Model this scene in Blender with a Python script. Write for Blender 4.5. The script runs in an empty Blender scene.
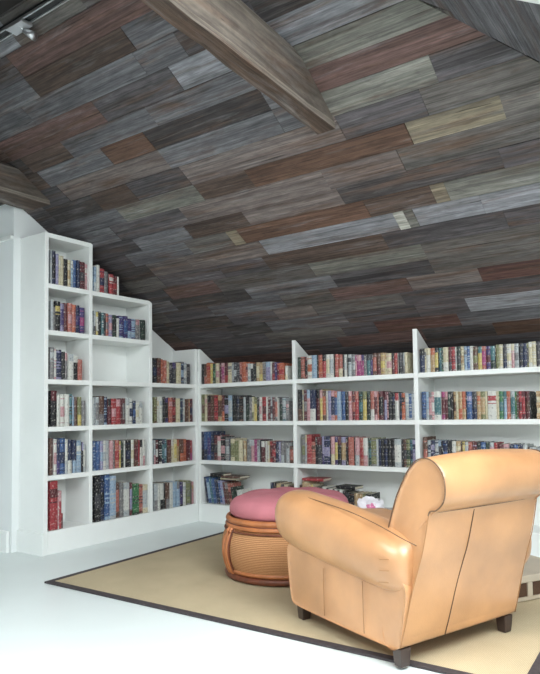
import bpy, bmesh, math, random
from mathutils import Vector, Matrix
random.seed(7)
C = bpy.context.scene.collection
sc = bpy.context.scene
PI = math.pi

# ---------------------------------------------------------------- helpers
def lin(c):
    return tuple((v/255/12.92 if v/255 <= .04045 else ((v/255+.055)/1.055)**2.4) for v in c)

def tag(o, label=None, cat=None, group=None, kind=None):
    if label: o['label'] = label
    if cat: o['category'] = cat
    if group: o['group'] = group
    if kind: o['kind'] = kind
    return o

def empty(name, loc=(0, 0, 0), rz=0.0):
    o = bpy.data.objects.new(name, None)
    C.objects.link(o)
    o.location = loc
    o.rotation_euler = (0, 0, rz)
    o.empty_display_size = .1
    return o

def link(name, bm, mats, parent=None, smooth=False):
    me = bpy.data.meshes.new(name)
    bmesh.ops.recalc_face_normals(bm, faces=bm.faces[:])
    bm.to_mesh(me)
    bm.free()
    for m in (mats if isinstance(mats, (list, tuple)) else [mats]):
        me.materials.append(m)
    if smooth:
        for p in me.polygons:
            p.use_smooth = True
    o = bpy.data.objects.new(name, me)
    C.objects.link(o)
    if parent:
        o.parent = parent
    return o

def box(bm, a, b, mi=0):
    x0, y0, z0 = a
    x1, y1, z1 = b
    v = [bm.verts.new(p) for p in ((x0, y0, z0), (x1, y0, z0), (x1, y1, z0), (x0, y1, z0),
                                   (x0, y0, z1), (x1, y0, z1), (x1, y1, z1), (x0, y1, z1))]
    for f in ((0, 3, 2, 1), (4, 5, 6, 7), (0, 1, 5, 4), (1, 2, 6, 5), (2, 3, 7, 6), (3, 0, 4, 7)):
        bm.faces.new([v[i] for i in f]).material_index = mi
    return v

def prism(bm, pts, off):
    """polygon pts (3D) pushed along the vector off"""
    off = Vector(off)
    a = [bm.verts.new(p) for p in pts]
    b = [bm.verts.new(Vector(p)+off) for p in pts]
    n = len(pts)
    bm.faces.new(a)
    bm.faces.new(b[::-1])
    for i in range(n):
        j = (i+1) % n
        bm.faces.new((a[i], b[i], b[j], a[j]))

def loft(bm, rings, cap=True, closed=True):
    R = [[bm.verts.new(p) for p in r] for r in rings]
    n = len(R[0])
    for k in range(len(R)-1):
        for i in range(n if closed else n-1):
            j = (i+1) % n
            bm.faces.new((R[k][i], R[k][j], R[k+1][j], R[k+1][i]))
    if cap:
        for r in (R[0], R[-1]):
            c = bm.verts.new(sum((v.co for v in r), Vector())/n)
            for i in range(n):
                bm.faces.new((r[i], r[(i+1) % n], c))
    return R

def tube(bm, pts, r, n=6, closed=False):
    pts = [Vector(p) for p in pts]
    rings = []
    m = len(pts)
    for i, p in enumerate(pts):
        a = pts[(i-1) % m] if (closed or i > 0) else p
        b = pts[(i+1) % m] if (closed or i < m-1) else p
        t = (b-a).normalized()
        up = Vector((0, 0, 1)) if abs(t.z) < .9 else Vector((1, 0, 0))
        s = t.cross(up).normalized()
        w = t.cross(s)
        rr = r(i/(m-1)) if callable(r) else r
        rings.append([p+s*(rr*math.cos(2*PI*k/n))+w*(rr*math.sin(2*PI*k/n)) for k in range(n)])
    if closed:
        rings.append(rings[0])
        R = [[bm.verts.new(q) for q in rg] for rg in rings[:-1]]
        R.append(R[0])
        for k in range(m):
            for i in range(n):
                j = (i+1) % n
                bm.faces.new((R[k][i], R[k][j], R[k+1][j], R[k+1][i]))
    else:
        loft(bm, rings)

def smooth_pts(pts, k=6, closed=False):
    """Catmull-Rom through the points"""
    P = [Vector(p) for p in pts]
    n = len(P)
    out = []
    rng = n if closed else n-1
    for i in range(rng):
        p0 = P[(i-1) % n] if closed or i > 0 else P[0]*2-P[1]
        p1 = P[i]
        p2 = P[(i+1) % n]
        p3 = P[(i+2) % n] if closed or i+2 < n else P[-1]*2-P[-2]
        for j in range(k):
            t = j/k
            out.append(.5*((2*p1)+(p2-p0)*t+(2*p0-5*p1+4*p2-p3)*t*t+(3*p1-p0-3*p2+p3)*t**3))
    if not closed:
        out.append(P[-1])
    return out

def lathe(bm, prof, n=48, wob=None):
    rings = []
    for r, z in prof:
        rings.append([((r)*math.cos(2*PI*k/n), r*math.sin(2*PI*k/n), z) for k in range(n)])
    loft(bm, rings, cap=True)

def subsurf(o, lv=2):
    m = o.modifiers.new('subd', 'SUBSURF')
    m.levels = lv
    m.render_levels = lv
    return o

def bevel(o, w=.003, seg=2):
    m = o.modifiers.new('bev', 'BEVEL')
    m.width = w
    m.segments = seg
    m.limit_method = 'ANGLE'
    return o

# ---------------------------------------------------------------- materials
def mat(name, col, rough=.5, noise=None, bump=None, spec=.5, coat=0):
    """col linear rgb; noise=(scale, amount); bump=(scale, strength)"""
    m = bpy.data.materials.new(name)
    m.use_nodes = True
    nt = m.node_tree
    bs = nt.nodes['Principled BSDF']
    bs.inputs['Base Color'].default_value = (*col, 1)
    bs.inputs['Roughness'].default_value = rough
    bs.inputs['Specular IOR Level'].default_value = spec
    if coat:
        bs.inputs['Coat Weight'].default_value = coat
        bs.inputs['Coat Roughness'].default_value = .3
    tc = nt.nodes.new('ShaderNodeTexCoord')
    if noise:
        n = nt.nodes.new('ShaderNodeTexNoise')
        n.inputs['Scale'].default_value = noise[0]
        n.inputs['Detail'].default_value = 5
        nt.links.new(tc.outputs['Object'], n.inputs['Vector'])
        mr = nt.nodes.new('ShaderNodeMapRange')
        mr.inputs['From Min'].default_value = .3
        mr.inputs['From Max'].default_value = .7
        mr.inputs['To Min'].default_value = 1-noise[1]
        mr.inputs['To Max'].default_value = 1+noise[1]
        nt.links.new(n.outputs['Fac'], mr.inputs['Value'])
        mx = nt.nodes.new('ShaderNodeVectorMath')
        mx.operation = 'SCALE'
        mx.inputs[0].default_value = col
        nt.links.new(mr.outputs['Result'], mx.inputs['Scale'])
        nt.links.new(mx.outputs['Vector'], bs.inputs['Base Color'])
    if bump:
        n2 = nt.nodes.new('ShaderNodeTexNoise')
        n2.inputs['Scale'].default_value = bump[0]
        n2.inputs['Detail'].default_value = 4
        nt.links.new(tc.outputs['Object'], n2.inputs['Vector'])
        b = nt.nodes.new('ShaderNodeBump')
        b.inputs['Strength'].default_value = bump[1]
        b.inputs['Distance'].default_value = .004
        nt.links.new(n2.outputs['Fac'], b.inputs['Height'])
        nt.links.new(b.outputs['Normal'], bs.inputs['Normal'])
    return m

def flecks(m, amount=.55):
    nt = m.node_tree; bs = nt.nodes['Principled BSDF']
    src = bs.inputs['Base Color'].links[0].from_socket
    tc = nt.nodes.new('ShaderNodeTexCoord')
    mp = nt.nodes.new('ShaderNodeMapping'); mp.inputs['Scale'].default_value = (110, 60, 62)
    nt.links.new(tc.outputs['Object'], mp.inputs['Vector'])
    n = nt.nodes.new('ShaderNodeTexNoise'); n.inputs['Scale'].default_value = 1; n.inputs['Detail'].default_value = 2
    nt.links.new(mp.outputs['Vector'], n.inputs['Vector'])
    for lo_, hi_, sg, colr in ((.58, .64, amount, (.55, .53, .48, 1)), (.42, .36, amount*.8, (.02, .02, .025, 1))):
        r = nt.nodes.new('ShaderNodeMapRange')
        r.inputs['From Min'].default_value = lo_; r.inputs['From Max'].default_value = hi_; r.inputs['To Max'].default_value = sg
        nt.links.new(n.outputs['Fac'], r.inputs['Value'])
        mx = nt.nodes.new('ShaderNodeMix'); mx.data_type = 'RGBA'
        nt.links.new(src, mx.inputs['A']); mx.inputs['B'].default_value = colr
        nt.links.new(r.outputs[0], mx.inputs['Factor'])
        src = mx.outputs['Result']
    nt.links.new(src, bs.inputs['Base Color'])

def plank_material():
    """weathered barn board: colour attribute per board x grain running along the board (UV u in metres)"""
    m = bpy.data.materials.new('barn_board')
    m.use_nodes = True
    nt = m.node_tree
    N = nt.nodes
    L = nt.links
    bs = N['Principled BSDF']
    bs.inputs['Roughness'].default_value = .75
    bs.inputs['Specular IOR Level'].default_value = .3
    at = N.new('ShaderNodeAttribute')
    at.attribute_name = 'board'
    uv = N.new('ShaderNodeUVMap')
    uv.uv_map = 'UVMap'
    def noise(sx, sy, det, dist=0.0):
        mp = N.new('ShaderNodeMapping')
        mp.inputs['Scale'].default_value = (sx, sy, 1)
        L.new(uv.outputs['UV'], mp.inputs['Vector'])
        n = N.new('ShaderNodeTexNoise')
        n.inputs['Scale'].default_value = 1
        n.inputs['Detail'].default_value = det
        n.inputs['Roughness'].default_value = .65
        n.inputs['Distortion'].default_value = dist
        L.new(mp.outputs['Vector'], n.inputs['Vector'])
        return n
    def rng(n, a, b, c, d):
        r = N.new('ShaderNodeMapRange')
        for k, v in zip(('From Min', 'From Max', 'To Min', 'To Max'), (a, b, c, d)):
            r.inputs[k].default_value = v
        L.new(n.outputs['Fac'], r.inputs['Value'])
        return r
    fine = rng(noise(1.8, 105, 7, .15), .3, .7, .56, 1.44)
    mid = rng(noise(.6, 25, 6, .25), .3, .7, .62, 1.38)
    patch = rng(noise(.7, 9, 4, .2), .3, .7, .7, 1.3)
    a = N.new('ShaderNodeMath'); a.operation = 'MULTIPLY'
    L.new(fine.outputs[0], a.inputs[0]); L.new(mid.outputs[0], a.inputs[1])
    mott = rng(noise(8, 42, 6, .6), .3, .7, .70, 1.30)
    a2 = N.new('ShaderNodeMath'); a2.operation = 'MULTIPLY'
    L.new(a.outputs[0], a2.inputs[0]); L.new(mott.outputs[0], a2.inputs[1])
    b = N.new('ShaderNodeMath'); b.operation = 'MULTIPLY'
    L.new(a2.outputs[0], b.inputs[0]); L.new(patch.outputs[0], b.inputs[1])
    # rusty streaks and dark splits
    rust = rng(noise(1.4, 15, 7, .5), .50, .70, 0, .8)
    mx = N.new('ShaderNodeMix'); mx.data_type = 'RGBA'
    mx.inputs['B'].default_value = (*[v*.85 for v in lin((92, 70, 56))], 1)
    L.new(at.outputs['Color'], mx.inputs['A']); L.new(rust.outputs[0], mx.inputs['Factor'])
    pale = rng(noise(2.0, 22, 7, .5), .55, .75, 0, .5)
    mx2 = N.new('ShaderNodeMix'); mx2.data_type = 'RGBA'
    mx2.inputs['B'].default_value = (*[v*.8 for v in lin((140, 140, 142))], 1)
    L.new(mx.outputs['Result'], mx2.inputs['A']); L.new(pale.outputs[0], mx2.inputs['Factor'])
    mx = mx2
    vm = N.new('ShaderNodeVectorMath'); vm.operation = 'SCALE'
    L.new(mx.outputs['Result'], vm.inputs[0]); L.new(b.outputs[0], vm.inputs['Scale'])
    split = rng(noise(2.2, 75, 4, .3), .62, .68, 1, .38)
    vm2 = N.new('ShaderNodeVectorMath'); vm2.operation = 'SCALE'
    L.new(vm.outputs['Vector'], vm2.inputs[0]); L.new(split.outputs[0], vm2.inputs['Scale'])
    L.new(vm2.outputs['Vector'], bs.inputs['Base Color'])
    bp = N.new('ShaderNodeBump')
    bp.inputs['Strength'].default_value = .5
    bp.inputs['Distance'].default_value = .004
    L.new(a.outputs[0], bp.inputs['Height'])
    L.new(bp.outputs['Normal'], bs.inputs['Normal'])
    return m

def weave_material(name, c1, c2, sx, sy, polar=False, rough=.8, bstr=.6):
    """woven straw: two crossed wave patterns"""
    m = bpy.data.materials.new(name)
    m.use_nodes = True
    nt = m.node_tree
    N = nt.nodes
    L = nt.links
    bs = N['Principled BSDF']
    bs.inputs['Roughness'].default_value = rough
    bs.inputs['Specular IOR Level'].default_value = .25
    tc = N.new('ShaderNodeTexCoord')
    src = tc.outputs['Object']
    if polar:
        uvn = N.new('ShaderNodeUVMap'); uvn.uv_map = 'UVMap'
        src = uvn.outputs['UV']
    def wave(sc_, d):
        w = N.new('ShaderNodeTexWave')
        w.bands_direction = d
        w.inputs['Scale'].default_value = sc_
        w.inputs['Distortion'].default_value = 1.2
        w.inputs['Detail'].default_value = 2
        w.inputs['Detail Scale'].default_value = 2
        L.new(src, w.inputs['Vector'])
        return w
    w1, w2 = wave(sx, 'X'), wave(sy, 'Y')
    mu = N.new('ShaderNodeMath'); mu.operation = 'MULTIPLY'
    L.new(w1.outputs['Fac'], mu.inputs[0]); L.new(w2.outputs['Fac'], mu.inputs[1])
    mx = N.new('ShaderNodeMix'); mx.data_type = 'RGBA'
    mx.inputs['A'].default_value = (*c1, 1)
    mx.inputs['B'].default_value = (*c2, 1)
    L.new(mu.outputs[0], mx.inputs['Factor'])
    n = N.new('ShaderNodeTexNoise'); n.inputs['Scale'].default_value = 3.5; n.inputs['Detail'].default_value = 4
    L.new(tc.outputs['Object'], n.inputs['Vector'])
    mr = N.new('ShaderNodeMapRange'); mr.inputs['To Min'].default_value = .82; mr.inputs['To Max'].default_value = 1.18
    L.new(n.outputs['Fac'], mr.inputs['Value'])
    vm = N.new('ShaderNodeVectorMath'); vm.operation = 'SCALE'
    L.new(mx.outputs['Result'], vm.inputs[0]); L.new(mr.outputs[0], vm.inputs['Scale'])
    L.new(vm.outputs['Vector'], bs.inputs['Base Color'])
    bp = N.new('ShaderNodeBump'); bp.inputs['Strength'].default_value = bstr; bp.inputs['Distance'].default_value = .003
    L.new(mu.outputs[0], bp.inputs['Height']); L.new(bp.outputs['Normal'], bs.inputs['Normal'])
    return m

def glass_material():
    m = bpy.data.materials.new('window_glass')
    m.use_nodes = True
    nt = m.node_tree
    nt.nodes.remove(nt.nodes['Principled BSDF'])
    t = nt.nodes.new('ShaderNodeBsdfTransparent')
    g = nt.nodes.new('ShaderNodeBsdfGlossy'); g.inputs['Roughness'].default_value = .05
    mx = nt.nodes.new('ShaderNodeMixShader'); mx.inputs[0].default_value = .06
    nt.links.new(t.outputs[0], mx.inputs[1]); nt.links.new(g.outputs[0], mx.inputs[2])
    nt.links.new(mx.outputs[0], nt.nodes['Material Output'].inputs['Surface'])
    return m

M_white = mat('white_paint', (.82, .84, .825), .42, noise=(3, .03))
M_wall = mat('wall_paint', (.74, .77, .77), .6, noise=(2, .03))
M_floor = mat('white_floor_paint', (.72, .78, .77), .32, noise=(1.5, .04))
M_board = plank_material()
M_backing = mat('dark_backing', (.012, .011, .011), .9)
M_beam_dark = mat('ridge_wood', (.014, .011, .010), .85, noise=(6, .3))
M_leather = mat('tan_leather', (.48, .243, .110), .34, noise=(4, .2), bump=(160, .12), coat=.55)
M_piping = mat('brown_piping', (.12, .065, .035), .6)
M_seam = mat('stitched_seam', (.34, .17, .07), .6)
M_leg = mat('dark_wood_foot', (.045, .028, .022), .4, noise=(20, .2))
M_rug = weave_material('sisal', lin((172, 157, 128)), lin((212, 196, 164)), 55, 55, rough=.95, bstr=.4)
M_rugedge = mat('rug_binding', (.045, .036, .038), .85, noise=(60, .2))
M_cush = mat('rose_fabric', (.43, .145, .17), .85, noise=(9, .12), bump=(220, .3))
M_cushtuft = mat('rose_button', (.42, .13, .14), .85)
M_wicker = weave_material('wicker', lin((164, 112, 74)), lin((226, 178, 130)), 60, 34, polar=True, bstr=.9)
M_rattan = mat('rattan_cane', lin((168, 104, 62)), .45, noise=(14, .2))
M_rattand = mat('dark_rattan_binding', lin((104, 54, 32)), .5, noise=(30, .25))
M_metal = mat('silver_metal', (.6, .6, .62), .3); M_metal.node_tree.nodes['Principled BSDF'].inputs['Metallic'].default_value = .9
M_black = mat('black_plastic', (.015, .015, .017), .4)
M_glass = glass_material()
M_tissue = mat('white_tissue', (.72, .7, .74), .7, noise=(30, .05))
M_tissuep = mat('pink_tissue', (.66, .22, .38), .7)
M_bag = mat('grey_paper_bag', (.30, .27, .25), .7, noise=(9, .1))
M_beige = mat('beige_wood', (.52, .44, .34), .5, noise=(8, .08))
M_weaveb = weave_material('brown_weave', lin((84, 62, 48)), lin((140, 110, 88)), 60, 60)

# ---------------------------------------------------------------- measures of the room (metres)
Z = {0: 0, 1: .1563, 2: .5269, 3: .8569, 4: 1.1812, 5: 1.5184, 6: 1.840, 7: 2.190}
YA, YB, YC = -1.449, -1.082, -.523
DEP = .29
XB = [0.0, 1.0334, 2.0669, 3.1004]
FZ = 1.488
TH = .033
SL, ZC = .63, 1.505
Q = math.sqrt(1+SL*SL)
YR = -2.40            # ridge
MH, HD = .582, 4.2577
QH = math.sqrt(1+MH*MH)
YF = -5.05            # wall behind the viewer
XR = 4.80
XLN = -1.25           # left wall of the nearer part of the room

def ceil_z(y): return ZC-SL*y

# ---------------------------------------------------------------- floor and walls
bm = bmesh.new(); box(bm, (XLN-.1, YF-.1, -.08), (XR+.1, .40, 0))
tag(link('floor', bm, M_floor), kind='structure')
bm = bmesh.new()
YW = -1.50
prism(bm, [(-DEP, YW, 0), (-DEP, .30, 0), (-DEP, .30, ceil_z(.30)), (-DEP, YW, ceil_z(YW))], (-.1, 0, 0))
tag(link('wall_left', bm, M_wall), kind='structure')
bm = bmesh.new()
prism(bm, [(-DEP-.1, YW, 0), (XLN, YW, 0), (XLN, YW, ceil_z(YW)), (-DEP-.1, YW, ceil_z(YW))], (0, .1, 0))
tag(link('wall_side', bm, M_wall), kind='structure')
yfz = ZC-SL*(2*YR-YF)
bm = bmesh.new()
prism(bm, [(XLN, YW+.1, 0), (XLN, YF, 0), (XLN, YF, yfz), (XLN, YR, ceil_z(YR)), (XLN, YW+.1, ceil_z(YW+.1))], (-.1, 0, 0))
tag(link('wall_left_near', bm, M_wall), kind='structure')
bm = bmesh.new(); box(bm, (-DEP-.1, .30, 0), (XR+.1, .40, ceil_z(.30)))
tag(link('wall_back', bm, M_wall), kind='structure')
bm = bmesh.new(); box(bm, (XR, YF, 0), (XR+.1, .30, HD-MH*XR))
tag(link('wall_right', bm, M_wall), kind='structure')
bm = bmesh.new(); box(bm, (XLN-.1, YF-.1, 0), (XR+.1, YF, yfz))
tag(link('wall_front', bm, M_wall), kind='structure')
# trim: corner strip, ledge and skirting at the end of the tall bookcase
bm = bmesh.new(); box(bm, (XLN, YW-.022, 2.175), (-DEP-.0, YW-.0005, 2.20))
tag(bevel(link('trim_1', bm, M_white)), kind='structure')
bm = bmesh.new()
prism(bm, [(XLN, YW-.0005, 0), (XLN, YW-.02, 0), (XLN, YW-.02, .125), (XLN, YW-.014, .14), (XLN, YW-.0005, .145)], (-XLN-.32, 0, 0))
tag(link('baseboard_left', bm, M_white), kind='structure')

# ---------------------------------------------------------------- boarded ceiling
PAL = {'G': (114, 115, 121), 'g': (78, 75, 80), 'B': (78, 58, 46), 'R': (104, 74, 68), 'T': (132, 122, 104),
       'L': (154, 156, 163), 'O': (100, 66, 44), 'D': (54, 50, 52), 'E': (102, 98, 94), 'P': (124, 112, 108),
       'V': (124, 124, 116), 'W': (196, 194, 184), 'H': (84, 40, 28)}
CK = 0.75
MEAN = lin((98, 92, 90))
def pal(c, rnd=.12):
    k = (1+random.uniform(-rnd, rnd))*CK
    m_ = .10 if c in 'WT' else .34
    return tuple((v*(1-m_)+w*m_)*k for v, w in zip(lin(PAL[c]), MEAN))

class Boards:
    def __init__(self, name):
        self.name = name
        self.bm = bmesh.new()
        self.col = self.bm.loops.layers.float_color.new('board')
        self.uv = self.bm.loops.layers.uv.new('UVMap')
    def quad(self, P, a, s, off, c, mi=0, shift=None):
        """P(a,s,off) -> point; a=(a00,a10,a11,a01) at s=(s0,s0,s1,s1)"""
        if shift is None: shift = random.uniform(0, 60)
        ss = (s[0], s[0], s[1], s[1])
        top = [self.bm.verts.new(P(a[i], ss[i], off)) for i in range(4)]
        low = [self.bm.verts.new(P(a[i], ss[i], off+.018)) for i in range(4)]
        fs = [(self.bm.faces.new(top), (0, 1, 2, 3))]
        if mi == 0:
            for i in range(4):
                j = (i+1) % 4
                fs.append((self.bm.faces.new((top[i], top[j], low[j], low[i])), (i, j, j, i)))
        for f, ids in fs:
            f.material_index = mi
            for lp, k in zip(f.loops, ids):
                lp[self.col] = (*c, 1)
                lp[self.uv].uv = (a[k]+shift, ss[k]+shift*.37)
    def done(self):
        me = bpy.data.meshes.new(self.name)
        self.bm.to_mesh(me); self.bm.free()
        me.materials.append(M_board); me.materials.append(M_backing)
        o = bpy.data.objects.new(self.name, me); C.objects.link(o)
        return o

def slope(name, P, rows, lo, hi, spec=None, hole=None, letters='GgEgGBPDEgR'):
    """rows: list of s edges; lo(s), hi(s): board extents; spec {row index: [(a_start, letter), ...]}"""
    B = Boards(name)
    for r in range(len(rows)-1):
        s0, s1 = rows[r], rows[r+1]
        segs = [(None, None)]
        inh = hole and s0 >= hole[2]-1e-4 and s1 <= hole[3]+1e-4
        spans = []
        if inh:
            spans = [((lo(s0), lo(s1)), (hole[0], hole[0])), ((hole[1], hole[1]), (hi(s0), hi(s1)))]
        else:
            spans = [((lo(s0), lo(s1)), (hi(s0), hi(s1)))]
        for A, Bn in spans:
            if min(Bn[0]-A[0], Bn[1]-A[1]) < .01: continue
            ea = 0 if (inh and A[0] == hole[1]) else .06
            eb = 0 if (inh and Bn[0] == hole[0]) else .06
            B.quad(P, (A[0]-ea, Bn[0]+eb, Bn[1]+eb, A[1]-ea), (s0-(.0 if inh else .0), s1), .022, (0, 0, 0), 1)
            # joints
            cuts = []
            if spec and r in spec:
                cuts = list(spec[r])
                x = cuts[0][0]
                while x > min(A)-.1:
                    x -= random.uniform(.7, 1.5); cuts.insert(0, (x, random.choice(letters)))
                x = cuts[-1][0]+random.uniform(.7, 1.4)
                while x < max(Bn):
                    cuts.append((x, random.choice(letters))); x += random.uniform(1.2, 2.4)
            else:
                x = min(A)-random.uniform(0, 1)
                while x < max(Bn):
                    cuts.append((x, random.choice(letters))); x += random.uniform(1.1, 2.4)
            for i, (x, c) in enumerate(cuts):
                xe = cuts[i+1][0] if i+1 < len(cuts) else 99
                a0 = (max(x, A[0]), max(x, A[1])); a1 = (min(xe, Bn[0]), min(xe, Bn[1]))
                if a1[0]-a0[0] < .01 and a1[1]-a0[1] < .01: continue
                if a1[0] < a0[0]: a1 = (a0[0], a1[1])
                if a1[1] < a0[1]: a1 = (a1[0], a0[1])
                g = .0008
                B.quad(P, (a0[0]+g, a1[0]-g, a1[1]-g, a0[1]+g), (s0+.001, s1-.001), random.choice((0, 0, .002, .004, -.003)), pal(c))
    return B.done()

def PBk(a, s, off): return (a, -s/Q+off*SL/Q, ZC+SL*s/Q+off/Q)
def PFr(a, s, off): return (a, 2*YR+s/Q-off*SL/Q, ZC+SL*s/Q+off/Q)
def PHp(a, s, off):
    x0 = XR+.12
    return (x0-s/QH+off*MH/QH, a, HD-MH*x0+MH*s/QH+off/QH)
def hipx(z): return (HD-z)/MH
rows_b = [-.42, -.30, -.17, -.04, .09, .22, .35, .475, .60, .73, .86, .99, 1.115, 1.235, 1.375, 1.50, 1.64, 1.775, 1.90, 2.02, 2.155, 2.28, 2.40, 2.53, 2.68, -YR*Q]
# where the boards of each row start and what colour they are, as in the room
spec = {
 23: [(-.2, 'g'), (.62, 'L'), (.86, 'E'), (1.4, 'g'), (2.1, 'D')],
 22: [(-.2, 'g'), (.71, 'R'), (1.9, 'R')],
 21: [(-.3, 'G'), (.70, 'B'), (1.50, 'G'), (1.85, 'g'), (2.2, 'g'), (3.0, 'E')],
 20: [(-.2, 'G'), (.5, 'G'), (1.46, 'G'), (1.75, 'g'), (2.2, 'D'), (2.55, 'g')],
 19: [(-.4, 'B'), (.05, 'R'), (1.0, 'g'), (1.60, 'L'), (1.93, 'G'), (2.2, 'L'), (3.0, 'E')],
 18: [(-.2, 'D'), (.12, 'B'), (.55, 'G'), (1.3, 'G'), (2.25, 'V'), (3.1, 'g')],
 17: [(-.2, 'B'), (.15, 'G'), (.79, 'O'), (1.16, 'D'), (2.0, 'G'), (2.28, 'R'), (3.15, 'g')],
 16: [(-.1, 'g'), (.2, 'P'), (1.17, 'G'), (2.0, 'G'), (2.28, 'V'), (2.85, 'g')],
 15: [(-.1, 'D'), (.4, 'B'), (.75, 'g'), (1.22, 'P'), (2.30, 'g'), (2.75, 'E')],
 14: [(-.2, 'G'), (.5, 'V'), (1.22, 'B'), (1.62, 'O'), (2.62, 'T'), (3.08, 'E')],
 13: [(-.2, 'G'), (.3, 'g'), (.98, 'P'), (2.06, 'P'), (2.52, 'E')],
 12: [(-.2, 'g'), (.4, 'G'), (.9, 'B'), (1.40, 'P'), (2.09, 'D'), (3.0, 'g')],
 11: [(-.2, 'g'), (.2, 'G'), (.8, 'E'), (1.18, 'T'), (1.27, 'O'), (2.2, 'B'), (2.60, 'T'), (2.68, 'V')],
 10: [(-.2, 'D'), (.3, 'P'), (.7, 'P'), (1.37, 'L'), (2.33, 'W'), (2.395, 'V'), (2.45, 'L'), (2.83, 'L')],
 9: [(-.1, 'E'), (.3, 'g'), (.9, 'g'), (1.3, 'B'), (2.2, 'g')],
 8: [(-.2, 'g'), (.24, 'R'), (.76, 'E'), (1.6, 'V'), (2.4, 'E')],
 7: [(-.2, 'G'), (.2, 'D'), (.75, 'D'), (.96, 'G'), (1.7, 'g'), (2.4, 'E')],
 6: [(0, 'g'), (.5, 'G'), (1.2, 'E'), (1.62, 'R'), (2.2, 'P'), (2.66, 'H')],
 5: [(-.1, 'D'), (.6, 'g'), (1.05, 'P'), (1.4, 'E'), (2.1, 'g')],
 4: [(-.1, 'g'), (.5, 'D'), (.9, 'G'), (1.6, 'g'), (2.15, 'g'), (2.5, 'L')],
 3: [(0, 'g'), (.8, 'E'), (1.5, 'g'), (1.78, 'H'), (2.40, 'G')],
 2: [(0, 'g'), (1.0, 'g'), (1.4, 'R'), (2.1, 'D'), (2.6, 'O')],
}
tag(slope('ceiling', PBk, rows_b, lambda s: XLN-.1, lambda s: hipx(ZC+SL*s/Q), spec), kind='structure')
rows_f = [-.20+.13*i for i in range(23)]; rows_f = [r for r in rows_f if r < -YR*Q-.05]+[-YR*Q]
FH = (1.5, 2.7, rows_f[8], rows_f[15])
tag(slope('ceiling_front', PFr, rows_f, lambda s: XLN-.1, lambda s: hipx(ZC+SL*s/Q), None, FH), kind='structure')
rows_h = [0+.13*i for i in range(40)]
smax = (hipx(0)-0)  # placeholder so that the extent stays readable
zr = ceil_z(YR)
s_top = (zr-(HD-MH*(XR+.12)))/MH*QH
rows_h = [r for r in rows_h if r < s_top-.05]+[s_top]
def hip_z(s): return HD-MH*(XR+.12)+MH*s/QH
HH = (-3.5, -1.865, rows_h[3], rows_h[16])
tag(slope('ceiling_right', PHp, rows_h, lambda s: 2*YR-(ZC-hip_z(s))/SL, lambda s: (ZC-hip_z(s))/SL, None, HH, 'GGLEGEG'), kind='structure')

# skylights: lined opening, frame and pane
def skylight(name, P, H):
    a0, a1, s0, s1 = H
    root = bmesh.new()
    t = .10
    for (aa, ab, sa, sb) in ((a0, a0+.03, s0, s1), (a1-.03, a1, s0, s1), (a0+.03, a1-.03, s0, s0+.03), (a0+.03, a1-.03, s1-.03, s1)):
        lo_ = [P(aa, sa, -.012), P(ab, sa, -.012), P(ab, sb, -.012), P(aa, sb, -.012)]
        hi_ = [P(aa, sa, t), P(ab, sa, t), P(ab, sb, t), P(aa, sb, t)]
        A = [root.verts.new(p) for p in lo_]; Bv = [root.verts.new(p) for p in hi_]
        root.faces.new(A); root.faces.new(Bv[::-1])
        for i in range(4):
            j = (i+1) % 4
            root.faces.new((A[i], Bv[i], Bv[j], A[j]))
    o = tag(link(name, root, M_white), kind='structure')
    g = bmesh.new()
    g.faces.new([g.verts.new(P(a, s, .07)) for a, s in ((a0+.03, s0+.03), (a1-.03, s0+.03), (a1-.03, s1-.03), (a0+.03, s1-.03))])
    link('pane', g, M_glass, o)
    # portal: tells the renderer where daylight enters (gives no light itself)
    c = Vector(P((a0+a1)/2, (s0+s1)/2, .12))
    ld = bpy.data.lights.new(name+'_portal', 'AREA'); ld.shape = 'RECTANGLE'
    ex = (Vector(P(a1, s0, 0))-Vector(P(a0, s0, 0))); ey = (Vector(P(a0, s1, 0))-Vector(P(a0, s0, 0)))
    ld.size = ex.length; ld.size_y = ey.length
    ld.cycles.is_portal = True
    lo = bpy.data.objects.new(name+'_portal', ld); C.objects.link(lo)
    nrm = (Vector(P(a0, s0, 1))-Vector(P(a0, s0, 0))).normalized()
    x = ex.normalized(); z = nrm; y = z.cross(x)
    R = Matrix((x, y, z)).transposed().to_4x4(); R.translation = c
    lo.matrix_world = R
    return o
skylight('added_skylight', PFr, FH)  # unseen skylight behind the viewer, added to brighten floor and chair tops
skylight('window_2', PHp, HH)

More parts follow.
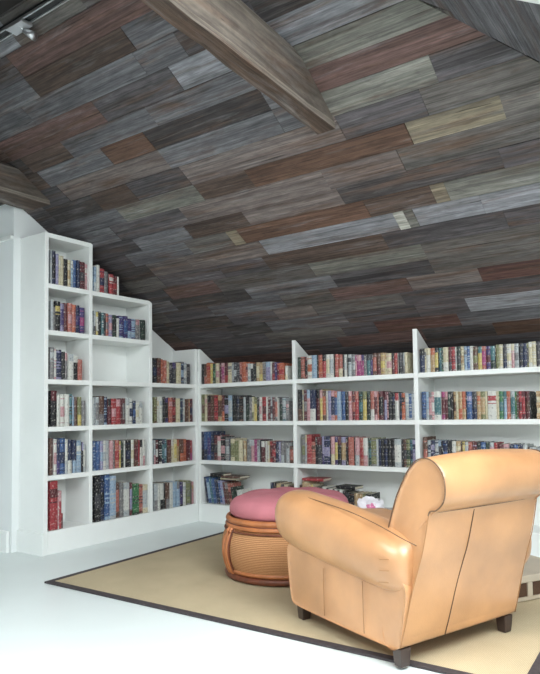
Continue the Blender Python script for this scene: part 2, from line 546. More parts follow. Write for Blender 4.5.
# ---------------------------------------------------------------- beams
def beam(name, pts_left, pts_right, h, label, col):
    """hewn beam: left and right lower edges (lists of points), height h"""
    B = bmesh.new()
    uv = B.loops.layers.uv.new('UVMap'); cl = B.loops.layers.float_color.new('board')
    rings = []
    n = 14
    for i in range(n+1):
        t = i/n
        l = Vector(pts_left[0]).lerp(Vector(pts_left[1]), t); r = Vector(pts_right[0]).lerp(Vector(pts_right[1]), t)
        j = lambda k=.004: Vector((random.uniform(-k, k), 0, random.uniform(-k, k)))
        up = Vector((0, 0, h))
        w = (r-l)
        rings.append([l+w*.08+j(), l+w*.90+j(), r+Vector((0, 0, .014))+j(), r+up*.85+j(), r+up-w*.12+j(), l+up+w*.1+j(), l+up*.9+j(), l+Vector((0, 0, .012))+j()])
    R = [[B.verts.new(p) for p in rg] for rg in rings]
    m = 8
    for k in range(n):
        for i in range(m):
            f = B.faces.new((R[k][i], R[k][(i+1) % m], R[k+1][(i+1) % m], R[k+1][i]))
            for lp, (kk, ii) in zip(f.loops, ((k, i), (k, i+1), (k+1, i+1), (k+1, i))):
                lp[uv].uv = (rings[kk][0].y+31, ii*.06+3)
    for rg in (R[0], R[-1][::-1]): B.faces.new(rg)
    # worn pale arrises; redder underside, darkened to paint in its shade
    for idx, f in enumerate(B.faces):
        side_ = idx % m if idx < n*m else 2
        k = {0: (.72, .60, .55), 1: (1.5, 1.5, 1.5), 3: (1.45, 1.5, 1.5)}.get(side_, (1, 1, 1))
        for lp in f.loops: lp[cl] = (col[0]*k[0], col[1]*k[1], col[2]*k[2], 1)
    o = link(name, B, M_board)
    tag(o, label, 'beam')
    return o
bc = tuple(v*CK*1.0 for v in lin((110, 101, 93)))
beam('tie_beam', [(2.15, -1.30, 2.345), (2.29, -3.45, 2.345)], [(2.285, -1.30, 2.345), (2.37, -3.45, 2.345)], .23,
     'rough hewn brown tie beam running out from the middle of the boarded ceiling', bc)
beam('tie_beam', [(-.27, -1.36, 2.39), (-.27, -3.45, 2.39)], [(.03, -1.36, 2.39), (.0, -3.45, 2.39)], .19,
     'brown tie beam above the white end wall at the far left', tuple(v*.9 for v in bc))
bm = bmesh.new(); box(bm, (XLN, YR-.12, ceil_z(YR)-.085), (hipx(ceil_z(YR)-.02), YR+.12, ceil_z(YR)-.02))
tag(link('ridge_beam', bm, M_beam_dark), 'dark ridge beam along the top of the boarded ceiling', 'beam')

# track light
tr = tag(empty('track_light', (0, -2.232, 2.892)), 'black ceiling track with silver rails and one small spotlight, top left', 'light')
bm = bmesh.new(); box(bm, (-.9, -.018, -.012), (1.75, .018, .012)); link('track', bm, M_black, tr)
for dy in (-.02, .02):
    bm = bmesh.new(); box(bm, (-.9, dy-.0035, -.02), (1.75, dy+.0035, -.006)); link('rail', bm, M_metal, tr)
bm = bmesh.new(); box(bm, (.92, -.03, -.035), (1.06, .03, -.018)); bevel(link('adapter', bm, M_metal, tr), .004)
bm = bmesh.new(); tube(bm, [(1.0, 0, -.03), (1.005, .015, -.04), (1.01, .025, -.045)], .006); link('arm', bm, M_metal, tr)
bm = bmesh.new(); tube(bm, [(1.0, .02, -.035), (1.02, .035, -.052), (1.045, .05, -.07)], lambda t: .014+.008*t, 12); link('spotlight_head', bm, M_metal, tr, True)

# ---------------------------------------------------------------- built-in bookcases
def fin(bm, x0, x1, zt=FZ):
    """upright board whose top follows the ceiling slope"""
    prism(bm, [(x0, 0, 0), (x0, 0, zt), (x0, .02, ceil_z(.02)-.012), (x0, DEP-.012, ceil_z(DEP-.012)-.012), (x0, DEP-.012, 0)], (x1-x0, 0, 0))

lb = tag(empty('bookcase', (-DEP/2, (YA)/2, 0)), 'white built-in bookcase stepping down along the left wall under the sloping ceiling', 'bookcase', 'built-in white bookcases')
bb = tag(empty('bookcase', (XB[3]/2, DEP/2, 0)), 'white built-in bookcase with sloped uprights along the low back wall', 'bookcase', 'built-in white bookcases')
def part(name, bm, root, m=None, bev=.002, label=None):
    o = link(name, bm, m or M_white)
    o.parent = root
    o.matrix_parent_inverse = Matrix.Translation(-root.location)
    if bev: bevel(o, bev, 2)
    if label: o['label'] = label
    return o
BX = -DEP+.012
# left bookcase uprights
bm = bmesh.new(); box(bm, (-DEP+.002, YA, 0), (0, YA+.030, Z[7])); part('side_panel', bm, lb)
bm = bmesh.new(); box(bm, (BX, YB-.014, Z[1]), (0, YB+.014, Z[7])); part('divider', bm, lb)
bm = bmesh.new()   # its top outer corner is rounded
pts = [(BX, YC-.015, Z[1]), (BX, YC-.015, Z[6])]+[(BX, YC-.013+.028*math.sin(i*PI/12), Z[6]-.028+.028*math.cos(i*PI/12)) for i in range(7)]+[(BX, YC+.015, Z[1])]
prism(bm, pts, (-BX, 0, 0)); part('divider', bm, lb)
bm = bmesh.new()
prism(bm, [(-DEP+.002, -.03, 0), (0, -.03, 0), (0, -.03, FZ), (-DEP+.002, -.03, FZ)], (0, .03, 0)); part('end_panel', bm, lb)
# plinth
bm = bmesh.new(); box(bm, (-.03, YA+.030, 0), (0, -.03, Z[1]-.001)); part('plinth', bm, lb)
bm = bmesh.new(); box(bm, (-DEP+.002, YA-.014, 0), (0.012, YA-.0005, .150)); part('side_skirting', bm, lb)
bm = bmesh.new(); box(bm, (BX, YA+.030, Z[1]-TH), (-.03, -.03, Z[1])); part('shelf', bm, lb)
# shelves and tops
for k in (2, 3, 4, 5, 6):
    bm = bmesh.new(); box(bm, (BX, YA+.030, Z[k]-TH), (-.001, YB-.014, Z[k])); part('shelf', bm, lb)
for k in (2, 3, 4, 5):
    bm = bmesh.new(); box(bm, (BX, YB+.014, Z[k]-TH), (-.001, YC-.015, Z[k])); part('shelf', bm, lb)
for k in (2, 3, 4):
    bm = bmesh.new(); box(bm, (BX, YC+.015, Z[k]-TH), (-.001, -.03, Z[k])); part('shelf', bm, lb)
bm = bmesh.new(); box(bm, (-DEP+.002, YA+.030, Z[7]-TH), (0, YB-.014, Z[7])); part('top_panel', bm, lb)
bm = bmesh.new(); box(bm, (BX, YB+.014, Z[6]-TH), (0, YC-.015, Z[6])); part('top_panel', bm, lb)
# back boards
bm = bmesh.new(); box(bm, (-DEP+.002, YA+.030, Z[1]-TH), (BX, YB, Z[7]-TH)); part('back_panel', bm, lb, bev=0)
bm = bmesh.new(); box(bm, (-DEP+.002, YB, Z[1]-TH), (BX, YC, Z[6]-TH)); part('back_panel', bm, lb, bev=0)
bm = bmesh.new()
prism(bm, [(-DEP+.002, YC, Z[1]-TH), (-DEP+.002, -.03, Z[1]-TH), (-DEP+.002, -.03, ceil_z(-.03)-.012), (-DEP+.002, YC, ceil_z(YC)-.012)], (.010, 0, 0)); part('back_panel', bm, lb, bev=0)
# back bookcase
for i, x in enumerate(XB):
    bm = bmesh.new(); w = .0165
    fin(bm, (x+.0005) if i == 0 else x-w, x+w+(.012 if i == 0 else 0)); part('upright', bm, bb)
def xr(i):
    return (XB[i]+(.029 if i == 0 else .017), XB[i+1]-.017)
for i in range(3):
    a, b = xr(i)
    for k in (1, 2, 3, 4):
        bm = bmesh.new(); box(bm, (a, .001 if k > 1 else .03, Z[k]-TH), (b, DEP-.012, Z[k])); part('shelf', bm, bb)
    bm = bmesh.new(); box(bm, (a, 0, 0), (b, .03, Z[1]-.001)); part('plinth', bm, bb)
bm = bmesh.new(); box(bm, (.03, DEP-.012, Z[1]-TH), (XB[3], DEP, Z[4]-.001)); part('back_panel', bm, bb, bev=0)

# ---------------------------------------------------------------- books
CN = {'k': ('black', (24, 25, 31)), 'n': ('navy', (30, 44, 84)), 'b': ('blue', (44, 90, 150)), 'l': ('sky-blue', (146, 176, 204)),
      'w': ('white', (216, 216, 208)), 'c': ('cream', (214, 202, 162)), 't': ('tan', (188, 154, 104)), 'o': ('orange', (196, 92, 44)),
      'r': ('red', (176, 30, 44)), 'm': ('maroon', (100, 30, 42)), 'p': ('pink', (206, 146, 152)), 's': ('salmon', (188, 98, 82)),
      'v': ('violet', (66, 50, 118)), 'u': ('lavender', (148, 142, 182)), 'g': ('green', (48, 124, 70)), 'd': ('forest-green', (38, 62, 52)),
      'y': ('yellow', (214, 190, 84)), 'e': ('grey', (128, 126, 128)), 'a': ('charcoal', (66, 66, 74)), 'f': ('brown', (102, 66, 50)),
      'q': ('teal', (62, 120, 128)), 'x': ('magenta', (170, 44, 120)), 'h': ('olive', (128, 132, 82)), 'i': ('silver', (176, 184, 188))}
BM = {k: mat('cover_'+v[0].replace('-', '_'), tuple((x*.78+.22*sum(lin(v[1]))/3)*.82 for x in lin(v[1])), .5, noise=(18, .10)) for k, v in CN.items()}
for m_ in BM.values(): flecks(m_)
M_page = mat('paper_pages', (.62, .57, .46), .8)
SH = {('L1', 6): ('top shelf, narrow tall left bay', 0), ('L1', 5): ('second shelf, narrow tall left bay', 0), ('L1', 4): ('third shelf, narrow tall left bay', 0),
      ('L1', 3): ('fourth shelf, narrow tall left bay', 0), ('L1', 2): ('fifth shelf, narrow tall left bay', 0), ('L1', 1): ('bottom shelf, narrow tall left bay', 0),
      ('L2', 't2'): ('on top of second bay', 0), ('L2', 5): ('highest enclosed shelf, second bay', 0), ('L2', 3): ('shelf below the empty one, second bay', 0),
      ('L2', 2): ('second lowest shelf, second bay', 0), ('L2', 1): ('bottom shelf, second bay', 0),
      ('L3', 4): ('top shelf, bay before corner', 0), ('L3', 3): ('second shelf, bay before corner', 0), ('L3', 2): ('third shelf, bay before corner', 0), ('L3', 1): ('bottom shelf, bay before corner', 0),
      ('B1', 4): ('top shelf, back bay at corner', 0), ('B1', 3): ('second shelf, back bay at corner', 0), ('B1', 2): ('third shelf, back bay at corner', 0),
      ('B2', 4): ('top shelf, middle back bay', 0), ('B2', 3): ('second shelf, middle back bay', 0), ('B2', 2): ('third shelf, middle back bay', 0), ('B2', 1): ('bottom shelf, middle back bay', 0),
      ('B3', 4): ('top shelf, right back bay', 0), ('B3', 3): ('second shelf, right back bay', 0), ('B3', 2): ('third shelf, right back bay', 0)}
ONES = ['first', 'second', 'third', 'fourth', 'fifth', 'sixth', 'seventh', 'eighth', 'ninth', 'tenth', 'eleventh', 'twelfth', 'thirteenth', 'fourteenth',
        'fifteenth', 'sixteenth', 'seventeenth', 'eighteenth', 'nineteenth']
def ordinal(n):
    if n <= 19: return ONES[n-1]
    t = {2: 'twent', 3: 'thirt'}[n//10]
    return t+'ieth' if n % 10 == 0 else t+'y-'+ONES[n % 10-1]

def book_bm(bm, t, h, d, mi=(0, 1, 2), style=None, T=None):
    """book standing with its spine towards -Y, from x=0 to x=t; boards, rounded spine with printed bands, inset page block"""
    c, b2, pg = mi
    start = len(bm.verts)
    bt = min(.0025, t*.18)
    box(bm, (0, .0015, 0), (bt, d, h), c)
    box(bm, (t-bt, .0015, 0), (t, d, h), c)
    box(bm, (bt, .004, .003), (t-bt, d-.004, h-.003), pg)
    st = style if style is not None else random.choice((0, 1, 1, 2, 3, 4, 5, 6))
    cuts = {0: [(0, 1, c)],
            1: [(0, .1, c), (.1, .12, b2), (.12, .3, c), (.3, .62, b2), (.62, .85, c), (.85, .88, b2), (.88, 1, c)],
            2: [(0, .55, c), (.55, .58, b2), (.58, .66, c), (.66, .84, b2), (.84, 1, c)],
            3: [(0, .38, b2), (.38, 1, c)],
            4: [(0, .72, c), (.72, 1, b2)],
            5: [(0, .08, b2), (.08, .36, c), (.36, .40, b2), (.40, .46, c), (.46, .50, b2), (.50, .56, c), (.56, .60, b2), (.60, .9, c), (.9, .94, b2), (.94, 1, c)],
            6: [(0, .18, c), (.18, .8, b2), (.8, 1, c)]}[st]
    bulge = min(.003, t*.12)
    xs = (0, t*.5, t) if t > .012 else (0, t)
    ys = (.0015, -bulge, .0015) if t > .012 else (0.0, 0.0)
    prev = None
    for z0, z1, m in cuts:
        lo = prev or [bm.verts.new((x, y, z0*h)) for x, y in zip(xs, ys)]
        up = [bm.verts.new((x, y, z1*h)) for x, y in zip(xs, ys)]
        for i in range(len(xs)-1):
            bm.faces.new((lo[i], lo[i+1], up[i+1], up[i])).material_index = m
        if z0 == 0: bot = lo
        prev = up
    for rg in (bot, prev):
        bk = [bm.verts.new((x, .004, rg[0].co.z)) for x in (0, t)]
        bm.faces.new(rg+bk[::-1]).material_index = c
    if T is not None:
        bm.verts.ensure_lookup_table()
        for v in bm.verts[start:]: v.co = T @ v.co

def make_book(cols, t, h, d, T, label, group, style=None):
    bm = bmesh.new()
    book_bm(bm, t, h, d, style=style)
    me = bpy.data.meshes.new('book')
    bm.to_mesh(me); bm.free()
    for m in (BM[cols[0]], BM[cols[-1]], M_page): me.materials.append(m)
    o = bpy.data.objects.new('book', me); C.objects.link(o)
    o.matrix_world = T
    tag(o, label, 'book', group)
    return o

DATA = [
('L1',6,-1.398,'*i13/237 nk33/238 u21/218 cw19/212 c25/213 ka33/196 ct29/194 *lw18/195 bl26/203 n25/204 ma42/197 pw32/191'),
('L1',5,-1.395,'i20/208 *ea21/167 ky38/209 uv27/197 m24/205 sp35/206 os28/200 nv38/201 vx38/188'),
('L1',4,-1.400,'ei32/220 wp20/221 nu41/208 ka27/196 ep21/190 wi42/183 kw40/174 sn37/150'),
('L1',3,-1.392,'km44/246 wc31/220 wp33/222 wi34/223 qk25/225 lw22/212 fa24/205 hy31/206 _2 ea30/179'),
('L1',2,-1.399,'fs16/250 m15/251 wp23/245 nv26/246 bn40/247 wi21/242 nw33/236 nl32/231 lw43/225 *ku15/213 *iw21/199'),
('L1',1,-1.395,'rm58/336 *pw10/258 rp21/259 _3 *mr14/102'),
('L2','t2',-1.046,'*li21/186 wr26/202 rn39/180 ei33/166 *ka11/160 rw39/153 mr41/146 *w18/147'),
('L2',5,-1.046,'*ia19/178 *yw19/171 *k24/179 *qi21/172 *ak22/173 se30/173 up32/167 dk33/168 *w24/146 vl39/169 vb38/171 vl40/156 lv39/157 *ep36/158 *i18/151 dk42/160'),
('L2',3,-1.049,'*in19/204 ie31/205 fe43/213 nl32/208 mk27/194 rp43/195 rp40/189 m28/198 me28/199 _3 wi35/200 wn29/193 *nb27/179 *wc32/172 *wi33/173'),
('L2',2,-1.045,'*bl20/210 b32/211 ul26/212 wi26/213 iq33/214 pu27/208 *e22/209 sr38/210 *yp18/204 dk28/204 *w17/205 kn47/206 wc29/208 fm36/209 *rp25/202 *wk24/203 *wp24/204'),
('L2',1,-1.040,'ka51/324 nk37/334 bl44/337 li54/317 _3 fs34/261 e28/262 *k12/256 iw56/256 mu25/251 gd58/237 sm42/224 ci54/218'),
('L3',4,-0.479,'kn37/203 fm36/204 *os29/197 *so30/190 *c36/182 *ae33/175 av39/176 ck51/177 *nl35/187 *iw35/180 *ae41/172'),
('L3',3,-0.479,'hf31/210 *wc28/211 wi30/212 ka32/213 vk37/206 sp39/207 mr39/208 c44/201 *nq34/202 *iw30/204 f39/196 *ts20/197 *mn30/198'),
('L3',2,-0.475,'*ip17/192 *mw25/193 *kw32/193 *nq32/194 *ql28/196 fm41/188 *cw30/190 *cy30/190 to38/183 fo39/184 os44/185 *m33/178 *rx28/171'),
('L3',1,-0.476,'ie36/214 *w26/208 wk36/209 *ka16/210 fe39/210 wi48/204 lu33/205 le34/206 *vk34/199 wi41/192 he47/202 *fa18/195 *pt28/187'),
('B1',4,0.025,'*k39/175 *fs27/174 or44/182 *yg27/173 *dg32/172 cp42/172 *m26/171 *px32/171 *mr36/170 ce41/169 *ie31/169 *ai31/168 *ae35/168 *sm24/167 of40/167 *sm21/149 *iw30/149 *kw26/148 *ke26/148 *tc36/156 *ty36/147 *ef31/155 ul45/154 *wi16/153 *mr35/145 _2 *vm21/145 *rm21/136 or50/136 _5 *wc25/111'),
('B1',3,0.010,'hf38/235 *cp29/234 mk43/225 fs38/224 rm38/223 tf48/222 mo32/221 ku52/220 li42/219 kw46/218 an35/217 kf47/208 *ip22/199 dk43/198 *e27/197 *ch17/197 *yh31/196 *k26/196 *wp26/195 rm51/195 *w16/194 *me25/193 *ia20/193 *ms26/192 *es30/192 *w10/183 da35/183 iq39/182 *ep29/158'),
('B1',2,0.012,'*nk30/242 bn39/242 bv37/241 nk31/240 ma43/213 pw41/204 kp47/203 ei47/194 *na22/184 ch46/184 hf46/166 cy43/174 *k11/165 *tc24/165 *e26/181 *ei25/180 *pi32/180 xm37/179 *ie26/178 *k21/178 mw36/169 *w16/169 *k10/168 *cw16/168 rm35/168 *mr34/167 *n30/167 *ui17/166 *ei32/166 *e29/157 *ie29/157 *fs37/133'),
('B2',4,1.057,'*da31/172 sf35/172 *mk25/171 wo44/178 l46/178 *k14/177 so38/176 rk34/176 wc34/175 wi36/174 *k12/173 sr28/173 sc35/165 *ka19/164 *wi21/164 *k12/164 *ia28/163 *ei26/163 *px15/155 xp39/155 *xv23/154 *ea23/154 *qa27/153 *va25/153 fs31/160 fm31/159 ty37/158 *ct13/150 cp40/150 *mk21/149 *ro22/149 *w11/149 ak30/148 *ie19/148 *ci21/148'),
('B2',3,1.059,'kf38/242 *ci19/241 me30/240 pl30/239 nw51/238 mk37/237 yp26/236 fo29/228 *w13/227 ur29/227 pn33/226 ob26/217 l32/217 bn33/216 ka36/215 ps25/214 ms27/214 rs30/213 dq34/212 yh32/211 dk31/211 sw31/210 pm26/209 *s16/201 mk37/208 um23/200 *pm17/199 ka26/199 kn26/198 wr29/190 nk22/190 ok23/189 iw31/189 bi22/181 i22/181'),
('B2',2,1.082,'eh32/224 *ic19/223 rs46/223 sf39/168 *k14/205 am42/205 *uv18/212 nu54/211 *mk13/210 pc33/209 vy25/209 km29/208 ut43/207 *km17/206 sr48/206 *k15/205 pi36/204 sr35/203 wp35/203 dq25/202 he44/201 *i15/193 nk24/193 kn24/192 nk25/191 kn30/198 ka30/197 iw51/196 *k14/195 fa23/195 hd27/194 qn23/194 un23/193'),
('B2',1,1.062,'*fm24/169 *ty23/192 *ct26/191 *ty25/183 *cy25/175 *kn27/159 *ka27/159 *ke27/158 *wi36/165 *kw18/157 *wi35/157 *k18/156 *wi26/156 *ka22/148 *wi26/155 *k26/147 *ka34/139 *kf42/139 _2 *tc34/138 *ct29/137 *hc25/137 *ka33/136'),
('B3',4,2.095,'nk37/166 *ce13/166 wc29/165 to33/165 ky25/164 *qi22/163 *dg14/163 cw36/163 ma24/162 rm24/161 *wi9/161 da31/161 *ct21/160 *le19/160 *bl20/159 wp24/159 fh31/152 yq27/151 sx27/151 vm30/150 qd30/149 *k6/149 hc22/155 cw22/155 an26/154 wc29/154 *pc19/153 ie28/153 kn25/152 nk25/152 *ha11/151 wc22/157 cw24/157 an24/156'),
('B3',3,2.099,'bn30/193 li21/192 ep25/191 pw20/191 wq49/190 xm24/189 mp24/189 *dk18/188 *k18/188 tf20/187 *ch17/187 to25/186 ot25/186 *k8/185 bu35/185 an34/184 to25/183 ht29/182 *c13/182 _2 wr56/181 ct22/180 gq26/179 lq22/179 os22/178 iq28/178 *gh14/171 *fe13/170 rm19/176 mr20/176 mf25/175 *k7/169'),
('B3',2,2.103,'*fs29/212 *in25/191 *nu29/190 *in25/189 *la24/189 *k13/188 *nb32/188 *k28/187 *wi32/186 *tc32/186 *kf13/185 *yf16/184 *ic23/184 *sr27/183 *mu31/183 *ka23/182 bl36/181 *d22/181 *ip30/180 *rs22/179 mk42/172 pe36/171 *nk32/171 *nb25/170 *bn29/169 *iw28/169 *k12/155 ih38/155'),
]
NB = [0]
TOPS = []
used = set()
extra_bm = bmesh.new(); extra_mats = list(CN.keys())
def cname(c): return CN[c[0]][0]+(' and '+CN[c[1]][0] if len(c) > 1 else '')
for bay, k, a0, txt in DATA:
    toks = txt.split()
    row = []
    cur = a0
    lim = {'L1': YB-.016, 'L2': YC-.017, 'L3': -.034, 'B1': XB[1]-.02, 'B2': XB[2]-.02, 'B3': XB[3]-.02}[bay]
    for tk in toks:
        if tk[0] == '_': cur += int(tk[1:])/1000; continue
        stuff = tk[0] == '*'
        tk = tk.lstrip('*')
        i = 0
        while tk[i].isalpha(): i += 1
        t, h = tk[i:].split('/')
        row.append((tk[:i], cur, int(t)/1000, int(h)/1000, stuff)); cur += int(t)/1000
    lo_lim = {'L1': YA+.033, 'L2': YB+.017, 'L3': YC+.018, 'B1': .031, 'B2': XB[1]+.02, 'B3': XB[2]+.02}[bay]
    if k == 't2': lim = YC-.1
    # keep the row between its uprights
    span0, span1 = row[0][1], cur
    a_, b_ = max(span0, lo_lim), min(span1, lim)
    f = (b_-a_)/(span1-span0) if (span1 > lim or span0 < lo_lim) else 1
    row = [(c, a_+(x-span0)*f, t*f, h, s) for c, x, t, h, s in row]
    zz = Z[6] if k == 't2' else Z[k]
    phrase = SH[(bay, k)][0]
    labs = []
    for i, (c, x, t, h, s) in enumerate(row):
        L = cname(row[i-1][0][:1]) if i else None
        Rr = cname(row[i+1][0][:1]) if i+1 < len(row) else None
        if L and Rr: mid = 'between '+L+' and '+Rr+' ones' if L != Rr else 'between two '+L+' ones'
        elif Rr: mid = 'leftmost beside a '+Rr+' one'
        else: mid = 'rightmost beside a '+L+' one'
        labs.append('%s book %s, %s' % (cname(c), mid, phrase))
    for i, (c, x, t, h, s) in enumerate(row):
        lab = labs[i]
        if labs.count(lab) > 1: lab = '%s book, %s from left, %s' % (cname(c), ordinal(i+1), phrase)
        d = min(random.uniform(.125, .165), .2)
        if h > .24: d = .19
        ins = random.uniform(.006, .022)
        gap = .0007
        if bay == 'B2' and k == 1: h *= 1.22
        if k in (1, 2, 3) or (k, bay) in ((4, 'L1'), (5, 'L1'), (4, 'L2'), (5, 'L2')): h = min(h, Z[k+1]-TH-zz-.008)
        maxh = .01
        if bay[0] == 'B':
            T = Matrix.Translation((x+gap, ins, zz+.0006))
            if k == 4: h = min(h, ceil_z(ins+d)-zz-.012)
        else:
            T = Matrix.Translation((-ins, x+gap, zz+.0006)) @ Matrix.Rotation(PI/2, 4, 'Z')
            if k == 't2' or k == 4: h = min(h, ceil_z(x+t)-zz-.015)
        tt = t-2*gap
        if bay == 'B2' and k == 1: TOPS.append((x, x+t, h))
        if s:
            mi = (extra_mats.index(c[0]), extra_mats.index(c[-1]), len(extra_mats))
            book_bm(extra_bm, tt, h, d, mi, None, T)
        else:
            make_book(c, tt, h, d, T, lab, 'books on the '+phrase.replace(', ', ' of the ', 1) if not phrase.startswith('on') else 'books on top of the second bay'); NB[0] += 1
me = bpy.data.meshes.new('assorted_books')
extra_bm.to_mesh(me); extra_bm.free()
for c in extra_mats: me.materials.append(BM[c])
me.materials.append(M_page)
o = bpy.data.objects.new('assorted_books', me); C.objects.link(o)
tag(o, 'slim and half hidden assorted books filling the rows between the larger ones', 'books', kind='stuff')

# leaning row on the bottom shelf by the corner
z1 = Z[1]
x = .072
lean = [('nk', .020, .225), ('bl', .034, .222), ('ql', .024, .218), ('bn', .036, .216), ('nk', .022, .205), ('kn', .016, .2), ('bu', .026, .2), ('ul', .024, .2), ('mf', .026, .188), ('fe', .030, .184), ('sm', .022, .178)]
for i, (c, t, h) in enumerate(lean):
    a = math.radians(-10)
    T = Matrix.Translation((x, .03, z1+.0008)) @ Matrix.Rotation(a, 4, 'Y')
    make_book(c, t-.001, h, .15, T, '%s leaning book, %s from left, bottom shelf at the back corner' % (cname(c), ordinal(i+1)), 'leaning books at the back corner'); NB[0] += 1
    x += t/math.cos(a)
def flat(c, t, h, d, loc, rz, lab, grp):
    T = Matrix.Translation(loc) @ Matrix.Rotation(rz, 4, 'Z') @ Matrix.Rotation(PI/2, 4, 'Y')
    T = T @ Matrix.Translation((-t, 0, 0))
    make_book(c, t, h, d, T, lab, grp, 0); NB[0] += 1
flat('kn', .026, .15, .11, (.10, .04, z1+.229), .0, 'small black book lying flat on the leaning books at the back corner', 'books lying flat at the back corner')
flat('ci', .014, .20, .12, (.215, .04, z1+.2075), .04, 'thin cream book lying flat on the leaning books at the corner', 'books lying flat at the back corner')
flat('fm', .018, .21, .13, (.23, .035, z1+.2225), -.03, 'brown book lying flat, topmost of its stack at the back corner', 'books lying flat at the back corner')
x += .006
T = Matrix.Translation((x, .03, z1+.0008)) @ Matrix.Rotation(math.radians(-10), 4, 'Y')
make_book('dk', .034, .15, .13, T, 'short forest-green book at the end of the leaning row, back corner', 'leaning books at the back corner')
x += .042
T = Matrix.Translation((x+.003, .05, z1+.0008)) @ Matrix.Rotation(math.radians(-10), 4, 'Y')
make_book('wi', .058, .125, .13, T, 'short white book right of the leaning row, beside the round footstool', 'leaning books at the back corner')
x = .77
for i, (c, t, h) in enumerate([('kn', .03, .21), ('kf', .03, .21), ('ty', .045, .205), ('ka', .03, .2), ('ct', .04, .2), ('fm', .035, .195)]):
    make_book(c, t-.002, h, .15, Matrix.Translation((x, .02, z1+.0006)), '%s book, %s of six upright ones behind the rose footstool' % (cname(c), ordinal(i+1)), 'books behind the footstool')
    x += t
flat('rm', .02, .19, .13, (XB[1]+.04, .03, z1+.003+max(h for p, q, h in TOPS if p < XB[1]+.28)), .05, 'red book lying flat on the bottom row of the middle back bay', 'books lying flat in the middle back bay')
flat('ka', .022, .17, .12, (1.38, .03, z1+.003+max(h for p, q, h in TOPS if p < 1.58 and q > 1.36)), -.05, 'black book lying flat on the bottom row of the middle back bay', 'books lying flat in the middle back bay')
zz = Z[3]+.0006
for i, (c, t) in enumerate([('tc', .038), ('ct', .03), ('tc', .036), ('ct', .034), ('tc', .036)]):
    flat(c, t-.0012, .21-.006*i, .16, (2.87+.004*(i % 2), .015, zz), 0, '%s book lying flat, %s from bottom of the stack, right back bay' % (cname(c), ordinal(i+1)), 'flat stack in the right back bay')
    zz += t

# ---------------------------------------------------------------- rug
rg = tag(empty('rug', (.625, -1.845, 0)), 'tan woven sisal rug with a dark brown bound edge under the armchair', 'rug')
RW, RD = 2.66, 1.66
SK = -.055
def rp(u, v, z): return (u*RW+v*RD*SK, v*RD, z)
bw = .036
def rug_slab(bm, u0, v0, u1, v1, z0, z1):
    q = [(u0, v0), (u1, v0), (u1, v1), (u0, v1)]
    a = [bm.verts.new(rp(*p, z0)) for p in q]; b = [bm.verts.new(rp(*p, z1)) for p in q]
    bm.faces.new(a[::-1]); bm.faces.new(b)
    for i in range(4):
        j = (i+1) % 4; bm.faces.new((a[i], a[j], b[j], b[i]))
bu, bv = bw/RW, bw/RD
bm = bmesh.new(); rug_slab(bm, bu, bv, 1-bu, 1-bv, .001, .008); link('field', bm, M_rug, rg)
bm = bmesh.new()
for q in ((0, 0, 1, bv), (0, 1-bv, 1, 1), (0, bv, bu, 1-bv), (1-bu, bv, 1, 1-bv)): rug_slab(bm, *q, .001, .010)
link('border', bm, M_rugedge, rg)['label'] = 'dark brown cloth binding'

# ---------------------------------------------------------------- round rattan footstool
ot = tag(empty('footstool', (1.68, -.965, .0105), 0), 'round rattan footstool with a rose fabric cushion behind the armchair', 'footstool')
def lathe_uv(name, prof, m, parent, n=72, smooth=True):
    bm = bmesh.new(); uv = bm.loops.layers.uv.new('UVMap')
    R = [[bm.verts.new((r*math.cos(2*PI*k/n), r*math.sin(2*PI*k/n), z)) for k in range(n)] for r, z in prof]
    for i in range(len(prof)-1):
        for k in range(n):
            f = bm.faces.new((R[i][k], R[i][(k+1) % n], R[i+1][(k+1) % n], R[i+1][k]))
            for lp, (ii, kk) in zip(f.loops, ((i, k), (i, k+1), (i+1, k+1), (i+1, k))):
                lp[uv].uv = (kk/n*2.4, prof[ii][1])
    bm.faces.new(R[0][::-1]); bm.faces.new(R[-1])
    return link(name, bm, m, parent, smooth)
prof = [(.350, .035), (.364, .05), (.384, .10), (.394, .15), (.392, .20), (.376, .25), (.356, .285), (.342, .30)]
prof = [tuple(p)[:2] for p in smooth_pts([(a, b, 0) for a, b in prof], 3)]
lathe_uv('wicker_body', prof, M_wicker, ot)['label'] = 'woven straw drum'
def ring(name, r, z, th, m, n=64, mesh_parent=ot):
    bm = bmesh.new(); tube(bm, [(r*math.cos(2*PI*k/n), r*math.sin(2*PI*k/n), z) for k in range(n)], th, 8, closed=True)
    return link(name, bm, m, mesh_parent, True)
ring('base_ring', .360, .019, .019, M_rattand)
ring('base_ring', .362, .050, .013, M_rattan)
ring('top_ring', .354, .320, .017, M_rattan)
ring('top_ring', .360, .289, .014, M_rattan)
ring('binding_ring', .360, .304, .007, M_rattand)
ring('binding_ring', .374, .268, .006, M_rattand)
for k in range(4):       # bowed cane posts, two canes each
    a = k*PI/2-math.radians(116)
    bm = bmesh.new()
    for da in (-.045, .045):
        tube(bm, [((r+.008)*math.cos(a+da), (r+.008)*math.sin(a+da), z) for r, z in prof], .013, 8)
    link('cane_post', bm, M_rattan, ot, True)
    bm = bmesh.new()
    for da in (-.088, .0, .088):
        tube(bm, [((r+.006)*math.cos(a+da), (r+.006)*math.sin(a+da), z) for r, z in prof], .006, 6)
    link('cane_binding', bm, M_rattand, ot, True)
